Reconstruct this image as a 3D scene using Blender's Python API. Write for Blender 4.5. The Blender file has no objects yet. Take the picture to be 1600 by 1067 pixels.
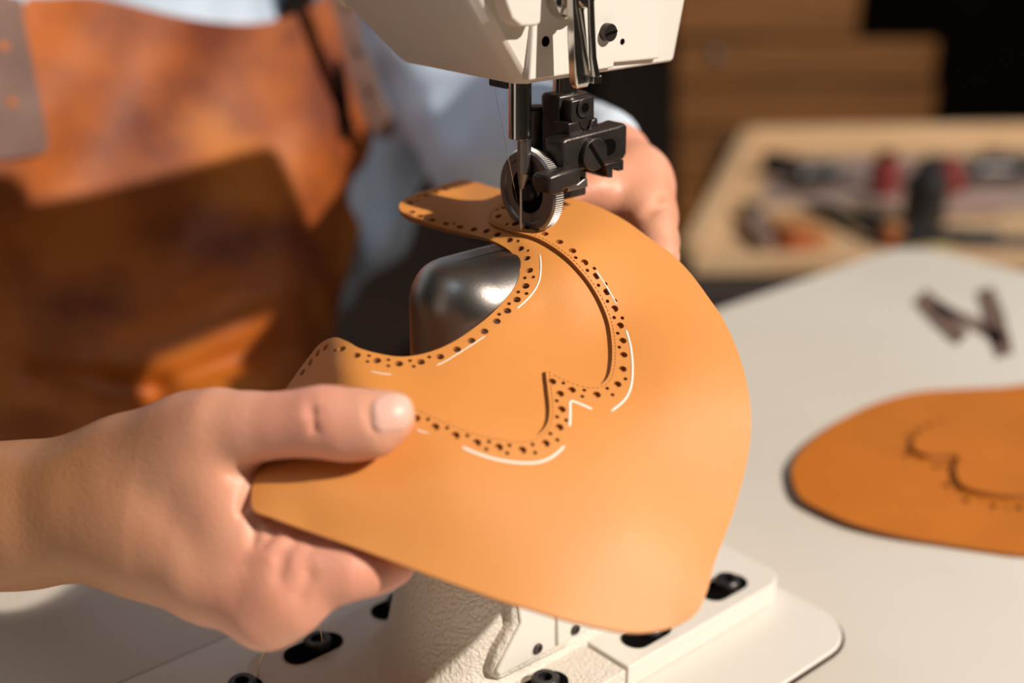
import bpy, bmesh, math, random
import numpy as np
from mathutils import Vector, Matrix
from mathutils.geometry import delaunay_2d_cdt
from mathutils.bvhtree import BVHTree
random.seed(4); rng = np.random.default_rng(4)
scn = bpy.context.scene
COL = scn.collection

# ------------------------------------------------------------------ camera
PITCH = math.radians(21.4); FPX = 2000.0
SP, CP = math.sin(PITCH), math.cos(PITCH)
CAM = np.array([-0.0036, -0.4618, 1.0672])
cd = bpy.data.cameras.new('camera'); cam = bpy.data.objects.new('camera', cd); COL.objects.link(cam)
cam.location = CAM; cam.rotation_euler = (math.pi/2 - PITCH, 0, 0)
cd.sensor_width = 36; cd.lens = 36*FPX/1600; cd.clip_start = .01
cd.dof.use_dof = True; cd.dof.focus_distance = .462; cd.dof.aperture_fstop = 3.7
scn.camera = cam
# ------------------------------------------------------------------ world, lights, exposure
w = bpy.data.worlds.new('world'); scn.world = w; w.use_nodes = True
w.node_tree.nodes['Background'].inputs[0].default_value = (1.0, .76, .58, 1)
w.node_tree.nodes['Background'].inputs[1].default_value = .022
scn.view_settings.view_transform = 'Standard'; scn.view_settings.look = 'None'
scn.view_settings.gamma = 1; scn.view_settings.exposure = 0.0
AZ, EL, LD = math.radians(116), math.radians(37), 3.2
def lamp(kind, name, loc, target, energy, color, **kw):
    d = bpy.data.lights.new(name, kind); o = bpy.data.objects.new(name, d); COL.objects.link(o)
    o.location = loc; d.energy = energy; d.color = color
    v = Vector(target) - Vector(loc); o.rotation_euler = v.to_track_quat('-Z', 'Y').to_euler()
    for k, x in kw.items(): setattr(d, k, x)
    return o
KL = (LD*math.sin(AZ)*math.cos(EL), LD*math.cos(AZ)*math.cos(EL), .93 + LD*math.sin(EL))
lamp('SPOT', 'key_lamp', KL, (.1, .3, .85), 655, (1.0, .89, .78), shadow_soft_size=.04, spot_size=math.radians(70), spot_blend=.5)
lamp('AREA', 'cool_back_fill', (1.5, 2.0, 2.2), (.1, .1, .9), 7, (.70, .86, 1.0), size=1.2)  # unseen cool fill, added for the bluish light on back faces
lamp('AREA', 'shirt_fill', (-.7, -.5, 2.2), (-.02, .42, .9), 4, (.70, .85, 1.0), size=.7)  # unseen overhead fill added to brighten the shirt
lamp('AREA', 'background_fill', (1.1, 1.2, 2.4), (1.0, 2.2, .7), 4, (1.0, .8, .6), size=.8)  # unseen warm fill added to lift the bench and partition

# ------------------------------------------------------------------ helpers
def ray(px, py):
    x = (np.asarray(px, float)-800)/FPX; u = (533.5-np.asarray(py, float))/FPX
    return np.stack([x+0*u, CP+u*SP+0*x, -SP+u*CP+0*x], -1)
def P(px, py, d):
    return CAM + ray(px, py)*np.asarray(d, float)[..., None]
def onz(px, py, z):
    r = ray(px, py); return CAM + r*((z-CAM[2])/r[..., 2])[..., None]
def proj(p):
    p = np.asarray(p, float)-CAM
    d = p[..., 1]*CP - p[..., 2]*SP; u = p[..., 1]*SP + p[..., 2]*CP
    return np.stack([800+p[..., 0]/d*FPX, 533.5-u/d*FPX], -1)
TZ = .75
AN = math.atan2(.661, .75)
A2 = np.array([math.cos(AN), math.sin(AN), 0]); B2 = np.array([-math.sin(AN), math.cos(AN), 0])
def mloc(p):                       # world -> machine local
    p = np.asarray(p, float); return np.stack([p@A2, p@B2, p[..., 2]-TZ], -1)
def onb(px, py, b):                # pixel -> machine local point on the plane y=b
    r = ray(px, py); t = (b - CAM@B2)/(r@B2); return mloc(CAM + r*t[..., None])

def empty(name, loc=(0, 0, 0), rz=0, parent=None):
    o = bpy.data.objects.new(name, None); COL.objects.link(o); o.location = loc; o.rotation_euler = (0, 0, rz)
    o.empty_display_size = .02
    if parent: o.parent = parent
    return o
def tag(o, label, cat, group=None):
    o['label'] = label; o['category'] = cat
    if group: o['group'] = group
    return o
def struct(o): o['kind'] = 'structure'; return o
def obj(name, bm, m, parent=None, bevel=0, seg=2, smooth=True, label=None, sub=0, angle=35):
    me = bpy.data.meshes.new(name); bmesh.ops.recalc_face_normals(bm, faces=bm.faces); bm.to_mesh(me); bm.free()
    o = bpy.data.objects.new(name, me); COL.objects.link(o)
    for mm in (m if isinstance(m, (list, tuple)) else [m]): me.materials.append(mm)
    if smooth:
        for p in me.polygons: p.use_smooth = True
        me.set_sharp_from_angle(angle=math.radians(angle))
    if bevel:
        b = o.modifiers.new('bevel', 'BEVEL'); b.width = bevel; b.segments = seg; b.limit_method = 'ANGLE'; b.angle_limit = math.radians(35)
    if sub:
        s = o.modifiers.new('sub', 'SUBSURF'); s.levels = s.render_levels = sub
    if parent: o.parent = parent
    if label: o['label'] = label
    return o
def pymesh(name, v, f, m, parent=None, smooth=True, label=None):
    me = bpy.data.meshes.new(name); me.from_pydata([tuple(map(float, x)) for x in v], [], [tuple(map(int, x)) for x in f])
    for mm in (m if isinstance(m, (list, tuple)) else [m]): me.materials.append(mm)
    o = bpy.data.objects.new(name, me); COL.objects.link(o)
    if smooth: me.polygons.foreach_set('use_smooth', [True]*len(me.polygons))
    me.update()
    if parent: o.parent = parent
    if label: o['label'] = label
    return o
def box(bm, lo, hi):
    lo = Vector(lo); hi = Vector(hi); c = (lo+hi)/2; s = hi-lo
    return bmesh.ops.create_cube(bm, size=1, matrix=Matrix.Translation(c) @ Matrix.Diagonal((*s, 1)))
def cyl(bm, p0, p1, r, r2=None, seg=32, caps=True):
    p0 = Vector(p0); p1 = Vector(p1); d = p1-p0
    M = Matrix.Translation((p0+p1)/2) @ d.to_track_quat('Z', 'Y').to_matrix().to_4x4()
    return bmesh.ops.create_cone(bm, cap_ends=caps, segments=seg, radius1=r, radius2=r if r2 is None else r2, depth=d.length, matrix=M)
def prism(bm, pts, vec):
    a = [bm.verts.new(Vector(p)) for p in pts]; b = [bm.verts.new(Vector(p)+Vector(vec)) for p in pts]
    n = len(a); bm.faces.new(a); bm.faces.new(b[::-1])
    for i in range(n): bm.faces.new((a[i], b[i], b[(i+1) % n], a[(i+1) % n]))
def lathe(bm, prof, c=(0, 0, 0), axis=None, seg=40):
    M = Matrix.Translation(c)
    if axis is not None: M = M @ Vector(axis).to_track_quat('Z', 'Y').to_matrix().to_4x4()
    rings = []
    for r, z in prof:
        if r < 1e-7: rings.append([bm.verts.new(M @ Vector((0, 0, z)))])
        else: rings.append([bm.verts.new(M @ Vector((r*math.cos(t), r*math.sin(t), z))) for t in np.linspace(0, 2*math.pi, seg, endpoint=False)])
    for p, q in zip(rings, rings[1:]):
        for i in range(seg):
            j = (i+1) % seg
            if len(p) == 1: bm.faces.new((p[0], q[i], q[j]))
            elif len(q) == 1: bm.faces.new((p[i], p[j], q[0]))
            else: bm.faces.new((p[i], p[j], q[j], q[i]))
def loft(bm, rings, cap=True):
    R = [[bm.verts.new(Vector(p)) for p in r] for r in rings]; n = len(R[0])
    for p, q in zip(R, R[1:]):
        for i in range(n): bm.faces.new((p[i], p[(i+1) % n], q[(i+1) % n], q[i]))
    if cap: bm.faces.new(R[0][::-1]); bm.faces.new(R[-1])
def tube(bm, pts, r, seg=8):
    pts = [Vector(p) for p in pts]; rings = []
    for i, p in enumerate(pts):
        t = (pts[min(i+1, len(pts)-1)]-pts[max(i-1, 0)]).normalized()
        u = t.cross(Vector((0, 0, 1)) if abs(t.z) < .9 else Vector((1, 0, 0))).normalized(); v = t.cross(u)
        rr = r[i] if hasattr(r, '__len__') else r
        rings.append([p + rr*(math.cos(k)*u + math.sin(k)*v) for k in np.linspace(0, 2*math.pi, seg, endpoint=False)])
    loft(bm, rings)
def crom(pts, step=4.0, closed=False):
    pts = np.array(pts, float); n = len(pts); out = []
    for i in range(n if closed else n-1):
        if closed: p = [pts[(i+k) % n] for k in (-1, 0, 1, 2)]
        else: p = [pts[max(i-1, 0)], pts[i], pts[i+1], pts[min(i+2, n-1)]]
        L = max(1, int(np.linalg.norm(p[2]-p[1])/step))
        for t in np.arange(L)/L:
            out.append(.5*((2*p[1])+(-p[0]+p[2])*t+(2*p[0]-5*p[1]+4*p[2]-p[3])*t*t+(-p[0]+3*p[1]-3*p[2]+p[3])*t**3))
    if not closed: out.append(pts[-1])
    return np.array(out)
def inside(poly, q):
    x, y = q[:, 0], q[:, 1]; r = np.zeros(len(q), bool); n = len(poly)
    for i in range(n):
        x0, y0 = poly[i]; x1, y1 = poly[(i+1) % n]
        if y0 == y1: continue
        c = ((y0 > y) != (y1 > y)) & (x < (x1-x0)*(y-y0)/(y1-y0)+x0); r ^= c
    return r

# ------------------------------------------------------------------ materials
def mat(name, col, rough=.5, metal=0, col2=None, scale=30, detail=4, bump=0, bscale=200, bdist=.001, sss=0, coat=0, ramp=(.35, .65), stretch=None, spec=.5, sheen=0, col3=None, scale3=8, ramp3=(.4,.7)):
    m = bpy.data.materials.new(name); m.use_nodes = True; nt = m.node_tree; N = nt.nodes; L = nt.links; b = N['Principled BSDF']
    b.inputs['Base Color'].default_value = (*col, 1); b.inputs['Roughness'].default_value = rough; b.inputs['Metallic'].default_value = metal
    b.inputs['Specular IOR Level'].default_value = spec; b.inputs['Coat Weight'].default_value = coat; b.inputs['Coat Roughness'].default_value = .25
    if sheen: b.inputs['Sheen Weight'].default_value = sheen
    tc = N.new('ShaderNodeTexCoord'); mp = N.new('ShaderNodeMapping'); L.new(tc.outputs['Object'], mp.inputs[0])
    if stretch: mp.inputs['Scale'].default_value = stretch
    last = None
    def layer(prev, c, sc, rp):
        n = N.new('ShaderNodeTexNoise'); n.inputs['Scale'].default_value = sc; n.inputs['Detail'].default_value = detail; L.new(mp.outputs[0], n.inputs[0])
        r = N.new('ShaderNodeValToRGB'); r.color_ramp.elements[0].position = rp[0]; r.color_ramp.elements[1].position = rp[1]; L.new(n.outputs['Fac'], r.inputs[0])
        mx = N.new('ShaderNodeMix'); mx.data_type = 'RGBA'; L.new(r.outputs[0], mx.inputs[0])
        if prev is None: mx.inputs[6].default_value = (*col, 1)
        else: L.new(prev, mx.inputs[6])
        mx.inputs[7].default_value = (*c, 1); return mx.outputs[2]
    if col2: last = layer(None, col2, scale, ramp)
    if col3: last = layer(last, col3, scale3, ramp3)
    if last: L.new(last, b.inputs['Base Color'])
    if bump:
        n = N.new('ShaderNodeTexNoise'); n.inputs['Scale'].default_value = bscale; n.inputs['Detail'].default_value = 3; L.new(mp.outputs[0], n.inputs[0])
        bp = N.new('ShaderNodeBump'); bp.inputs['Strength'].default_value = bump; bp.inputs['Distance'].default_value = bdist; L.new(n.outputs['Fac'], bp.inputs['Height']); L.new(bp.outputs[0], b.inputs['Normal'])
    if sss:
        b.inputs['Subsurface Weight'].default_value = sss; b.inputs['Subsurface Radius'].default_value = (1, .35, .2); b.inputs['Subsurface Scale'].default_value = .004
    return m
M = {}
M['leather'] = mat('tan_leather', (.66, .258, .052), .55, spec=.6, col2=(.59, .215, .038), scale=18, bump=.25, bscale=1400, bdist=.0003, col3=(.68, .28, .062), scale3=9)
M['leather_edge'] = mat('tan_leather_edge', (.36, .13, .03), .7, bump=.4, bscale=900, bdist=.0004)
M['leather_dark'] = mat('amber_leather', (.50, .15, .013), .65, spec=.2, col2=(.44, .135, .013), scale=18, bump=.2, bscale=900, bdist=.0003)
M['chalk'] = mat('silver_pen', (.85, .80, .72), .6)
M['thread'] = mat('tan_thread', (.45, .28, .14), .8)
M['stitch'] = mat('stitch_thread', (.28, .10, .03), .8)
M['enamel'] = mat('cream_enamel', (.70, .66, .58), .32, bump=.9, bscale=650, bdist=.0012, coat=.2)
M['enamel_flat'] = mat('cream_enamel_flat', (.72, .695, .64), .35, bump=.12, bscale=260, bdist=.0008)
M['chrome'] = mat('polished_steel', (.62, .60, .57), .16, 1)
M['steel'] = mat('satin_steel', (.27, .25, .235), .38, 1, bump=.05, bscale=900)
M['wheel'] = mat('grey_steel', (.22, .21, .21), .4, 1)
M['knurl'] = mat('bright_knurl', (.9, .87, .82), .5, .6)
M['black'] = mat('black_oxide', (.040, .034, .032), .36, .75, bump=.25, bscale=900, bdist=.0004, col2=(.085, .072, .066), scale=60)
M['hole'] = mat('dark_recess', (.004, .0035, .0035), .9, spec=.02)
M['groove'] = mat('brown_seam', (.05, .025, .012), .8)
M['skin'] = mat('skin', (.72, .365, .235), .46, col2=(.77, .33, .23), scale=28, bump=.4, bscale=700, bdist=.0006, sss=.2, col3=(.60, .29, .165), scale3=14, ramp3=(.45, .75))
M['nail'] = mat('finger_nail', (.78, .46, .37), .42, sss=.2)
M['shirt'] = mat('light_blue_cotton', (.50, .61, .74), .85, bump=.3, bscale=900, bdist=.0006, col2=(.56, .67, .80), scale=40, sheen=.2)
M['apron'] = mat('rust_leather', (.40, .098, .008), .55, spec=.3, col2=(.14, .024, .003), scale=11, detail=7, ramp=(.42, .66), bump=.25, bscale=60, bdist=.001, col3=(.54, .17, .016), scale3=7, ramp3=(.52, .68))
M['apron_edge'] = mat('pale_leather_edge', (.62, .45, .30), .7)
M['strap'] = mat('grey_brown_leather', (.17, .088, .064), .65, col2=(.125, .062, .045), scale=30, bump=.2, bscale=150)
M['brass'] = mat('brass', (.75, .52, .25), .25, 1)
M['trouser'] = mat('dark_maroon_cloth', (.035, .012, .012), .9)
M['table'] = mat('white_laminate', (.64, .60, .53), .42, bump=.12, bscale=300, bdist=.0008, col2=(.60, .56, .49), scale=6, coat=.1)
M['table_edge'] = mat('laminate_edging', (.10, .08, .07), .6)
M['marker'] = mat('brown_marker_ink', (.085, .045, .035), .8, col2=(.16, .10, .08), scale=160)
M['wood'] = mat('brown_planks', (.26, .10, .015), .6, col2=(.155, .056, .009), scale=5, stretch=(.6, 1, 9), bump=.2, bscale=30, bdist=.003)
M['pale_wood'] = mat('pale_wood', (.56, .38, .22), .6, col2=(.47, .30, .16), scale=6, stretch=(1, 5, 1))
M['mat_grey'] = mat('mauve_felt', (.27, .19, .165), .95)
M['dark'] = mat('dark_plaster', (.016, .010, .008), .9, col2=(.026, .016, .012), scale=3)
M['floor'] = mat('dark_floor_boards', (.02, .010, .007), .8, col2=(.035, .018, .011), scale=4)
M['black_plastic'] = mat('black_plastic', (.015, .014, .015), .4)
M['red_plastic'] = mat('dull_red_plastic', (.20, .03, .025), .5)
M['spool'] = mat('rust_thread', (.36, .09, .025), .9)
M['tan_tool'] = mat('varnished_wood', (.45, .20, .07), .5)
M['yellow'] = mat('pale_yellow_card', (.55, .50, .22), .8)

# ------------------------------------------------------------------ the setting
bm = bmesh.new(); box(bm, (-4, -3, -.05), (4, 3.4, 0)); struct(obj('floor', bm, M['floor'], smooth=False))
bm = bmesh.new(); box(bm, (-4, 3.3, 0), (4, 3.4, 2.8)); struct(obj('wall_back', bm, M['dark'], smooth=False))
bm = bmesh.new(); box(bm, (-4.1, -3, 0), (-4, 3.4, 2.8)); struct(obj('wall_left', bm, M['dark'], smooth=False))

# ------------------------------------------------------------------ sewing table (axes of the machine)
tbl = empty('sewing_table', (0, 0, 0), AN); tag(tbl, 'white laminate sewing machine table filling the lower right of the photo', 'table')
def rrect(a0, a1, b0, b1, r, n=8, q=None):
    o = []; q = r if q is None else q
    for (cx, cy, s, r) in ((a1-r, b0+r, -90, r), (a1-r, b1-r, 0, r), (a0+q, b1-q, 90, q), (a0+q, b0+q, 180, q)):
        for k in range(n+1):
            t = math.radians(s+90*k/n); o.append((cx+r*math.cos(t), cy+r*math.sin(t)))
    return o
bm = bmesh.new(); prism(bm, [(a, b, TZ-.004) for a, b in rrect(-.62, .628, -.40, .212, .035)], (0, 0, .004)); obj('tabletop', bm, M['table'], tbl)
bm = bmesh.new(); prism(bm, [(a, b, TZ-.034) for a, b in rrect(-.619, .627, -.399, .211, .035)], (0, 0, .0299)); obj('edging', bm, M['table_edge'], tbl, label='dark edging under the white top')
for sa in (-.55, .55):
    for sb in (-.33, .15):
        bm = bmesh.new(); box(bm, (sa-.02, sb-.02, 0), (sa+.02, sb+.02, TZ-.0342)); obj('leg', bm, M['black'], tbl, .003)
def stroke(bm, pts, wpx, z, h, jag=0):
    pts = crom(pts, 6); n = len(pts); L = []; R = []
    for i, p in enumerate(pts):
        t = pts[min(i+1, n-1)]-pts[max(i-1, 0)]; t /= np.linalg.norm(t); s = np.array([-t[1], t[0]])
        w_ = (np.interp(i/(n-1), np.linspace(0, 1, len(wpx)), wpx) if hasattr(wpx, '__len__') else wpx)/2
        j = 1+jag*rng.uniform(-1, 1); k = 1+jag*rng.uniform(-1, 1)
        L.append(p+s*w_*j); R.append(p-s*w_*k)
    poly = [onz(*q, z) for q in L+R[::-1]]
    Rz = Matrix.Rotation(-AN, 3, 'Z'); poly = [Rz @ Vector(q) for q in poly]; prism(bm, poly, (0, 0, h))
bm = bmesh.new()
for k in ((np.array([(1437, 462), (1470, 495), (1503, 531)]), (30, 36, 28)), (np.array([(1462, 478), (1505, 497), (1535, 513), (1566, 534)]), (18, 14, 20, 18)), (np.array([(1537, 452), (1553, 500), (1570, 556)]), (28, 36, 28))):
    stroke(bm, k[0], k[1], TZ+.0001, .0003, .12)
obj('painted_letter', bm, M['marker'], tbl, smooth=False, label='brown painted letter N')

# ------------------------------------------------------------------ sewing machine
mac = empty('sewing_machine', (0, 0, TZ), AN)
tag(mac, 'cream enamelled post-bed sewing machine standing in the white table', 'sewing machine')
# lower cover plate let into the table
bm = bmesh.new(); prism(bm, [(a, b, .0003) for a, b in rrect(-.40, .1132, -.0964, .0834, .0245)], (0, 0, .0006)); obj('groove_strip', bm, M['groove'], mac, label='dark seam around the cover plate')
bm = bmesh.new(); prism(bm, [(a, b, .0004) for a, b in rrect(-.398, .112, -.095, .081, .023)], (0, 0, .0022)); obj('cover_plate', bm, M['enamel_flat'], mac, .0006)
# raised bed
def slot(px, py, ln, rad, z):          # local a,b of a slotted bolt hole
    p = mloc(onz(px, py, TZ+z)); return p
bm = bmesh.new(); prism(bm, [(a, b, .0028) for a, b in rrect(.0062, .108, -.057, .049, .012, 8, .0008)], (0, 0, .0105)); obj('bed_plate', bm, M['enamel_flat'], mac, .002, 3)
bm = bmesh.new(); prism(bm, [(a, b, .0028) for a, b in [(-.103-x+.0, y) for x, y in rrect(-.108, .005, -.057, .049, .012, 8, .0008)][::-1]], (0, 0, .0098)); obj('bed_plate', bm, M['enamel'], mac, .002, 3, label='textured left half of the bed')
for (px, py, za, l2) in ((490, 1013, .0127, .013), (846, 1074, .0127, .012), (372, 1080, .0127, .010), (620, 947, .0127, .012), (1131, 918, .0134, .0125), (1010, 990, .0134, .012)):
    p = mloc(onz(np.array(px), np.array(py), TZ+za))
    bm = bmesh.new(); prism(bm, [(p[0]+x, p[1]+y, za) for x, y in rrect(-l2, l2, -.0062, .0062, .006)], (0, 0, .0005)); s = obj('bolt_slot', bm, M['hole'], mac)
    bm = bmesh.new(); q = (p[0]+.002, p[1], za+.0004)
    lathe(bm, [(.0052, 0), (.0055, .0008), (.0055, .0030), (.0049, .0037), (.0028, .0037), (.0026, .0012), (0, .0012)], q, seg=28); obj('bolt', bm, M['black_plastic'], s)
# post
def stad(a0, a1, hw, z, n=12):       # rounded at the a0 end, square-ish other end
    o = []
    for k in range(n*2+1):
        t = math.pi/2+math.pi*k/(2*n); o.append((a0+hw+hw*math.cos(t)*1.0, hw*math.sin(t), z))
    for k in range(5):
        t = -math.pi/2+math.pi/2*k/4; o.append((a1-.008+.008*math.cos(t), -hw+.008+.008*math.sin(t), z))
    for k in range(5):
        t = math.pi/2*k/4; o.append((a1-.008+.008*math.cos(t), hw-.008+.008*math.sin(t), z))
    return o
bm = bmesh.new()
rings = [stad(-.048, .032, .0225, .075), stad(-.048, .032, .0225, .158)]
for k in range(1, 12):
    t = math.pi/2*k/12; ins = 1-math.cos(t); rings.append(stad(-.048+.012*ins, .032-.006*ins, .0225-.0175*ins, .158+.017*math.sin(t)))
loft(bm, rings); obj('post_cap', bm, M['steel'], mac, angle=60, label='bare metal top of the post')
bm = bmesh.new()
prof = [(.0098, -.078, .036), (.014, -.068, .033), (.022, -.062, .0305), (.04, -.0575, .029), (.07, -.052, .026), (.085, -.048, .0235), (.092, -.045, .0215)]
loft(bm, [stad(a0, .05, hw, z) for z, a0, hw in prof]); obj('post', bm, M['enamel'], mac, angle=60)
def facepoly(pts, b): return [Vector(onb(np.array(float(x)), np.array(float(y)), b)) for x, y in pts]
# side cover plates on the post facing the camera's right
bq = -.0345
bm = bmesh.new(); prism(bm, facepoly([(806, 915), (814, 974), (790, 1022), (776, 1050), (781, 1057), (868, 1012), (868, 925)], bq), (0, .010, 0)); obj('side_cover', bm, M['enamel_flat'], mac, .0008)
bm = bmesh.new(); prism(bm, facepoly([(871, 925), (871, 1010), (935, 977), (960, 950)], bq), (0, .010, 0)); obj('side_cover', bm, M['enamel_flat'], mac, .0008, label='right hand side cover')
bm = bmesh.new(); prism(bm, facepoly([(797, 905), (803, 975), (780, 1020), (768, 1056), (781, 1066), (890, 1012), (890, 1000), (880, 905)], bq+.0012), (0, .012, 0)); obj('cover_frame', bm, M['enamel'], mac, .002, label='grey raised lip around the covers')
def screw(parent, pos, axis, r, h, m, slotang=None, hexs=False, name='screw'):
    bm = bmesh.new(); ax = Vector(axis).normalized()
    if hexs: lathe(bm, [(r, 0), (r, h*.8), (r*.9, h), (r*.5, h), (r*.48, h*.3), (0, h*.3)], pos, ax, 32)
    else: lathe(bm, [(r, 0), (r, h*.82), (r*.93, h), (0, h)], pos, ax, 32)
    o = obj(name, bm, m, parent)
    if slotang is not None:
        u = Vector((0, 0, 1)).cross(ax).normalized(); v = ax.cross(u)
        d = math.cos(slotang)*u+math.sin(slotang)*v; e = ax.cross(d)
        bm = bmesh.new(); c = Vector(pos)+ax*h*.98
        prism(bm, [c+d*r*.9+e*r*.12, c-d*r*.9+e*r*.12, c-d*r*.9-e*r*.12, c+d*r*.9-e*r*.12], ax*h*.12); obj('slot', bm, M['hole'], o, label='dark screw slot')
    return o
for x, y in ((840, 1013), (899, 983)):
    screw(mac, facepoly([(x, y)], bq-.0002)[0], (0, -1, 0), .0022, .0008, M['black'], hexs=True)
# head casing
def hring(a0, a1, b0, b1, z, c0=.004, c1=.008):
    return [(a0+c0, b0, z), (a1-c1, b0, z), (a1, b0+c1*1.3, z), (a1, b1-.01, z), (a1-.01, b1, z), (a0+.006, b1, z), (a0, b1-.006, z), (a0, b0+c0, z)]
bm = bmesh.new()
loft(bm, [hring(-.0065, .080, -.006, .066, .2365), hring(-.007, .0815, -.0065, .068, .2375), hring(-.030, .086, -.0085, .086, .268), hring(-.034, .088, -.010, .09, .30), hring(-.034, .088, -.010, .09, .36), hring(-.02, .08, .0, .08, .372)])
head = obj('head_casing', bm, M['enamel_flat'], mac, .0016, 3)
# raised corner panel and face plate on the casing
bm = bmesh.new(); prism(bm, facepoly([(768, -60), (800, 30), (815, 42), (838, 41), (846, 36), (850, -60)], -.0145), (0, .008, 0)); obj('raised_panel', bm, M['enamel_flat'], head, .001, 3)
bm = bmesh.new(); prism(bm, facepoly([(838, -60), (826, 127), (960, 106), (960, 98), (1031, 92), (1037, -60)], -.0092), (0, .004, 0)); obj('rear_plate', bm, M['enamel_flat'], head, .0008)
bm = bmesh.new(); loft(bm, [hring(-.0345, -.30, .01, .07, .300)][:1]+[]) if False else box(bm, (-.42, -.002, .306), (-.030, .084, .368)); obj('arm', bm, M['enamel_flat'], mac, .012, 5)
bm = bmesh.new(); box(bm, (.07, -.004, .272), (.222, .084, .352)); obj('apron_shade_block', bm, M['enamel_flat'], mac, .01, 4)  # unseen block added beside the head to throw shadow on the apron
bm = bmesh.new(); box(bm, (-.42, -.03, .0027), (-.31, .08, .362)); obj('pillar', bm, M['enamel_flat'], mac, .014, 5)
p = facepoly([(853, 65)], -.0094)[0]; bm = bmesh.new(); cyl(bm, p, p+Vector((0, .002, 0)), .0018); obj('screw_hole', bm, M['hole'], head)
p = facepoly([(973, 65)], -.0094)[0]; bm = bmesh.new(); cyl(bm, p, p+Vector((0, .002, 0)), .0011); obj('screw_hole', bm, M['hole'], head)
screw(head, facepoly([(946, 50)], -.009)[0], (0, -1, 0), .0033, .003, M['black'], .15)
# lifting lever
bm = bmesh.new(); p = facepoly([(900, 0)], -.02)[0]; q = facepoly([(908, 128)], -.022)[0]
def lring(c, w_, t_): return [(c[0]-w_, c[1]-t_, c[2]), (c[0]+w_, c[1]-t_*.4, c[2]), (c[0]+w_, c[1]+t_, c[2]), (c[0]-w_, c[1]+t_, c[2])]
loft(bm, [lring(p+Vector((0, 0, .03)), .0028, .002), lring(p, .003, .002), lring((p+q)/2, .0036, .0022), lring(q, .0042, .002), lring(q-Vector((0, 0, .0022)), .003, .001)])
lev = obj('lifting_lever', bm, M['chrome'], mac, .0008, 3, label='chrome presser lifting lever')
bm = bmesh.new(); t0 = facepoly([(922, -30), (924, 40), (926, 90), (931, 124)], -.024); tube(bm, t0, [.0012, .0013, .0014, .0017], 12); cyl(bm, t0[-1]-Vector((0, 0, .0012)), t0[-1]+Vector((0, 0, .0012)), .002); obj('lever_rib', bm, M['chrome'], lev)
bm = bmesh.new(); p = facepoly([(882, -6)], -.010)[0]; lathe(bm, [(.0078, 0), (.0078, .004), (.006, .0055), (.003, .006), (.003, .012), (0, .012)], p, (0, -1, 0)); obj('lever_boss', bm, M['chrome'], lev)
# needle bar, clamp, needle
bm = bmesh.new(); cyl(bm, (-.0010, 0, .216), (-.0010, 0, .245), .0042, seg=40); nb = obj('needle_bar', bm, M['chrome'], mac, .0003)
bm = bmesh.new(); cyl(bm, (.0012, 0, .203), (.0012, 0, .216), .0026, seg=32); cyl(bm, (.0012, 0, .2025), (.0, 0, .197), .0026, .001, seg=32); obj('needle_clamp', bm, M['steel'], nb)
bm = bmesh.new(); cyl(bm, (0, 0, .1815), (0, 0, .204), .0008, seg=16); cyl(bm, (0, 0, .178), (0, 0, .1815), .0002, .0008, seg=16); obj('needle', bm, M['chrome'], nb)
bm = bmesh.new(); cyl(bm, (-.012, .012, .2345), (-.012, .012, .2375), .004, seg=32) if False else box(bm, (-.004, .004, .2335), (.004, .014, .2370)); obj('bar_bushing', bm, M['black'], mac, .0006)
tt = P(np.array([772, 778, 786, 793, 802, 811, 814.]), np.array([128, 165, 205, 240, 285, 330, 360.]), np.array([.47, .468, .467, .468, .470, .474, .4755]))
bm = bmesh.new(); tube(bm, mloc(tt), .00006, 5); obj('needle_thread', bm, M['thread'], mac, label='fine thread running down to the needle')
# presser: roller foot
wc = Vector((.0052, .0005, .1955)); wr = .0153
bm = bmesh.new()
lathe(bm, [(.0085, -.0020), (wr-.0035, -.0020), (wr-.003, -.0026), (wr-.0006, -.0026), (wr, -.0018), (wr, .0022), (wr-.0008, .0028), (.0085, .0028), (.0085, -.0020)], wc, (1, 0, 0), 96)
wh = obj('roller_foot', bm, M['wheel'], mac, angle=28)
for k in range(90):
    pass
bm = bmesh.new()
for k in range(110):
    t = 2*math.pi*k/110; d = Vector((0, math.cos(t), math.sin(t))); e = Vector((0, -math.sin(t), math.cos(t)))
    c = wc+d*(wr-.0002)
    prism(bm, [c+Vector((-.0017, 0, 0))-e*.00022, c+Vector((-.0017, 0, 0))+e*.00022, c+Vector((-.0017, 0, 0))+d*.0005], (.0038, 0, 0))
obj('knurling', bm, M['knurl'], wh, smooth=False, label='bright knurled rim of the roller')
bm = bmesh.new(); lathe(bm, [(0, -.0018), (.0084, -.0018), (.0086, -.001), (.0086, .0035), (0, .0035)], wc, (1, 0, 0), 48); obj('hub', bm, M['hole'], wh, label='black recessed hub')
bm = bmesh.new(); lathe(bm, [(0, -.0034), (.0035, -.0032), (.0042, -.002), (.0042, -.001)], wc, (1, 0, 0), 32); obj('axle_screw', bm, M['black_plastic'], wh)
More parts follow.
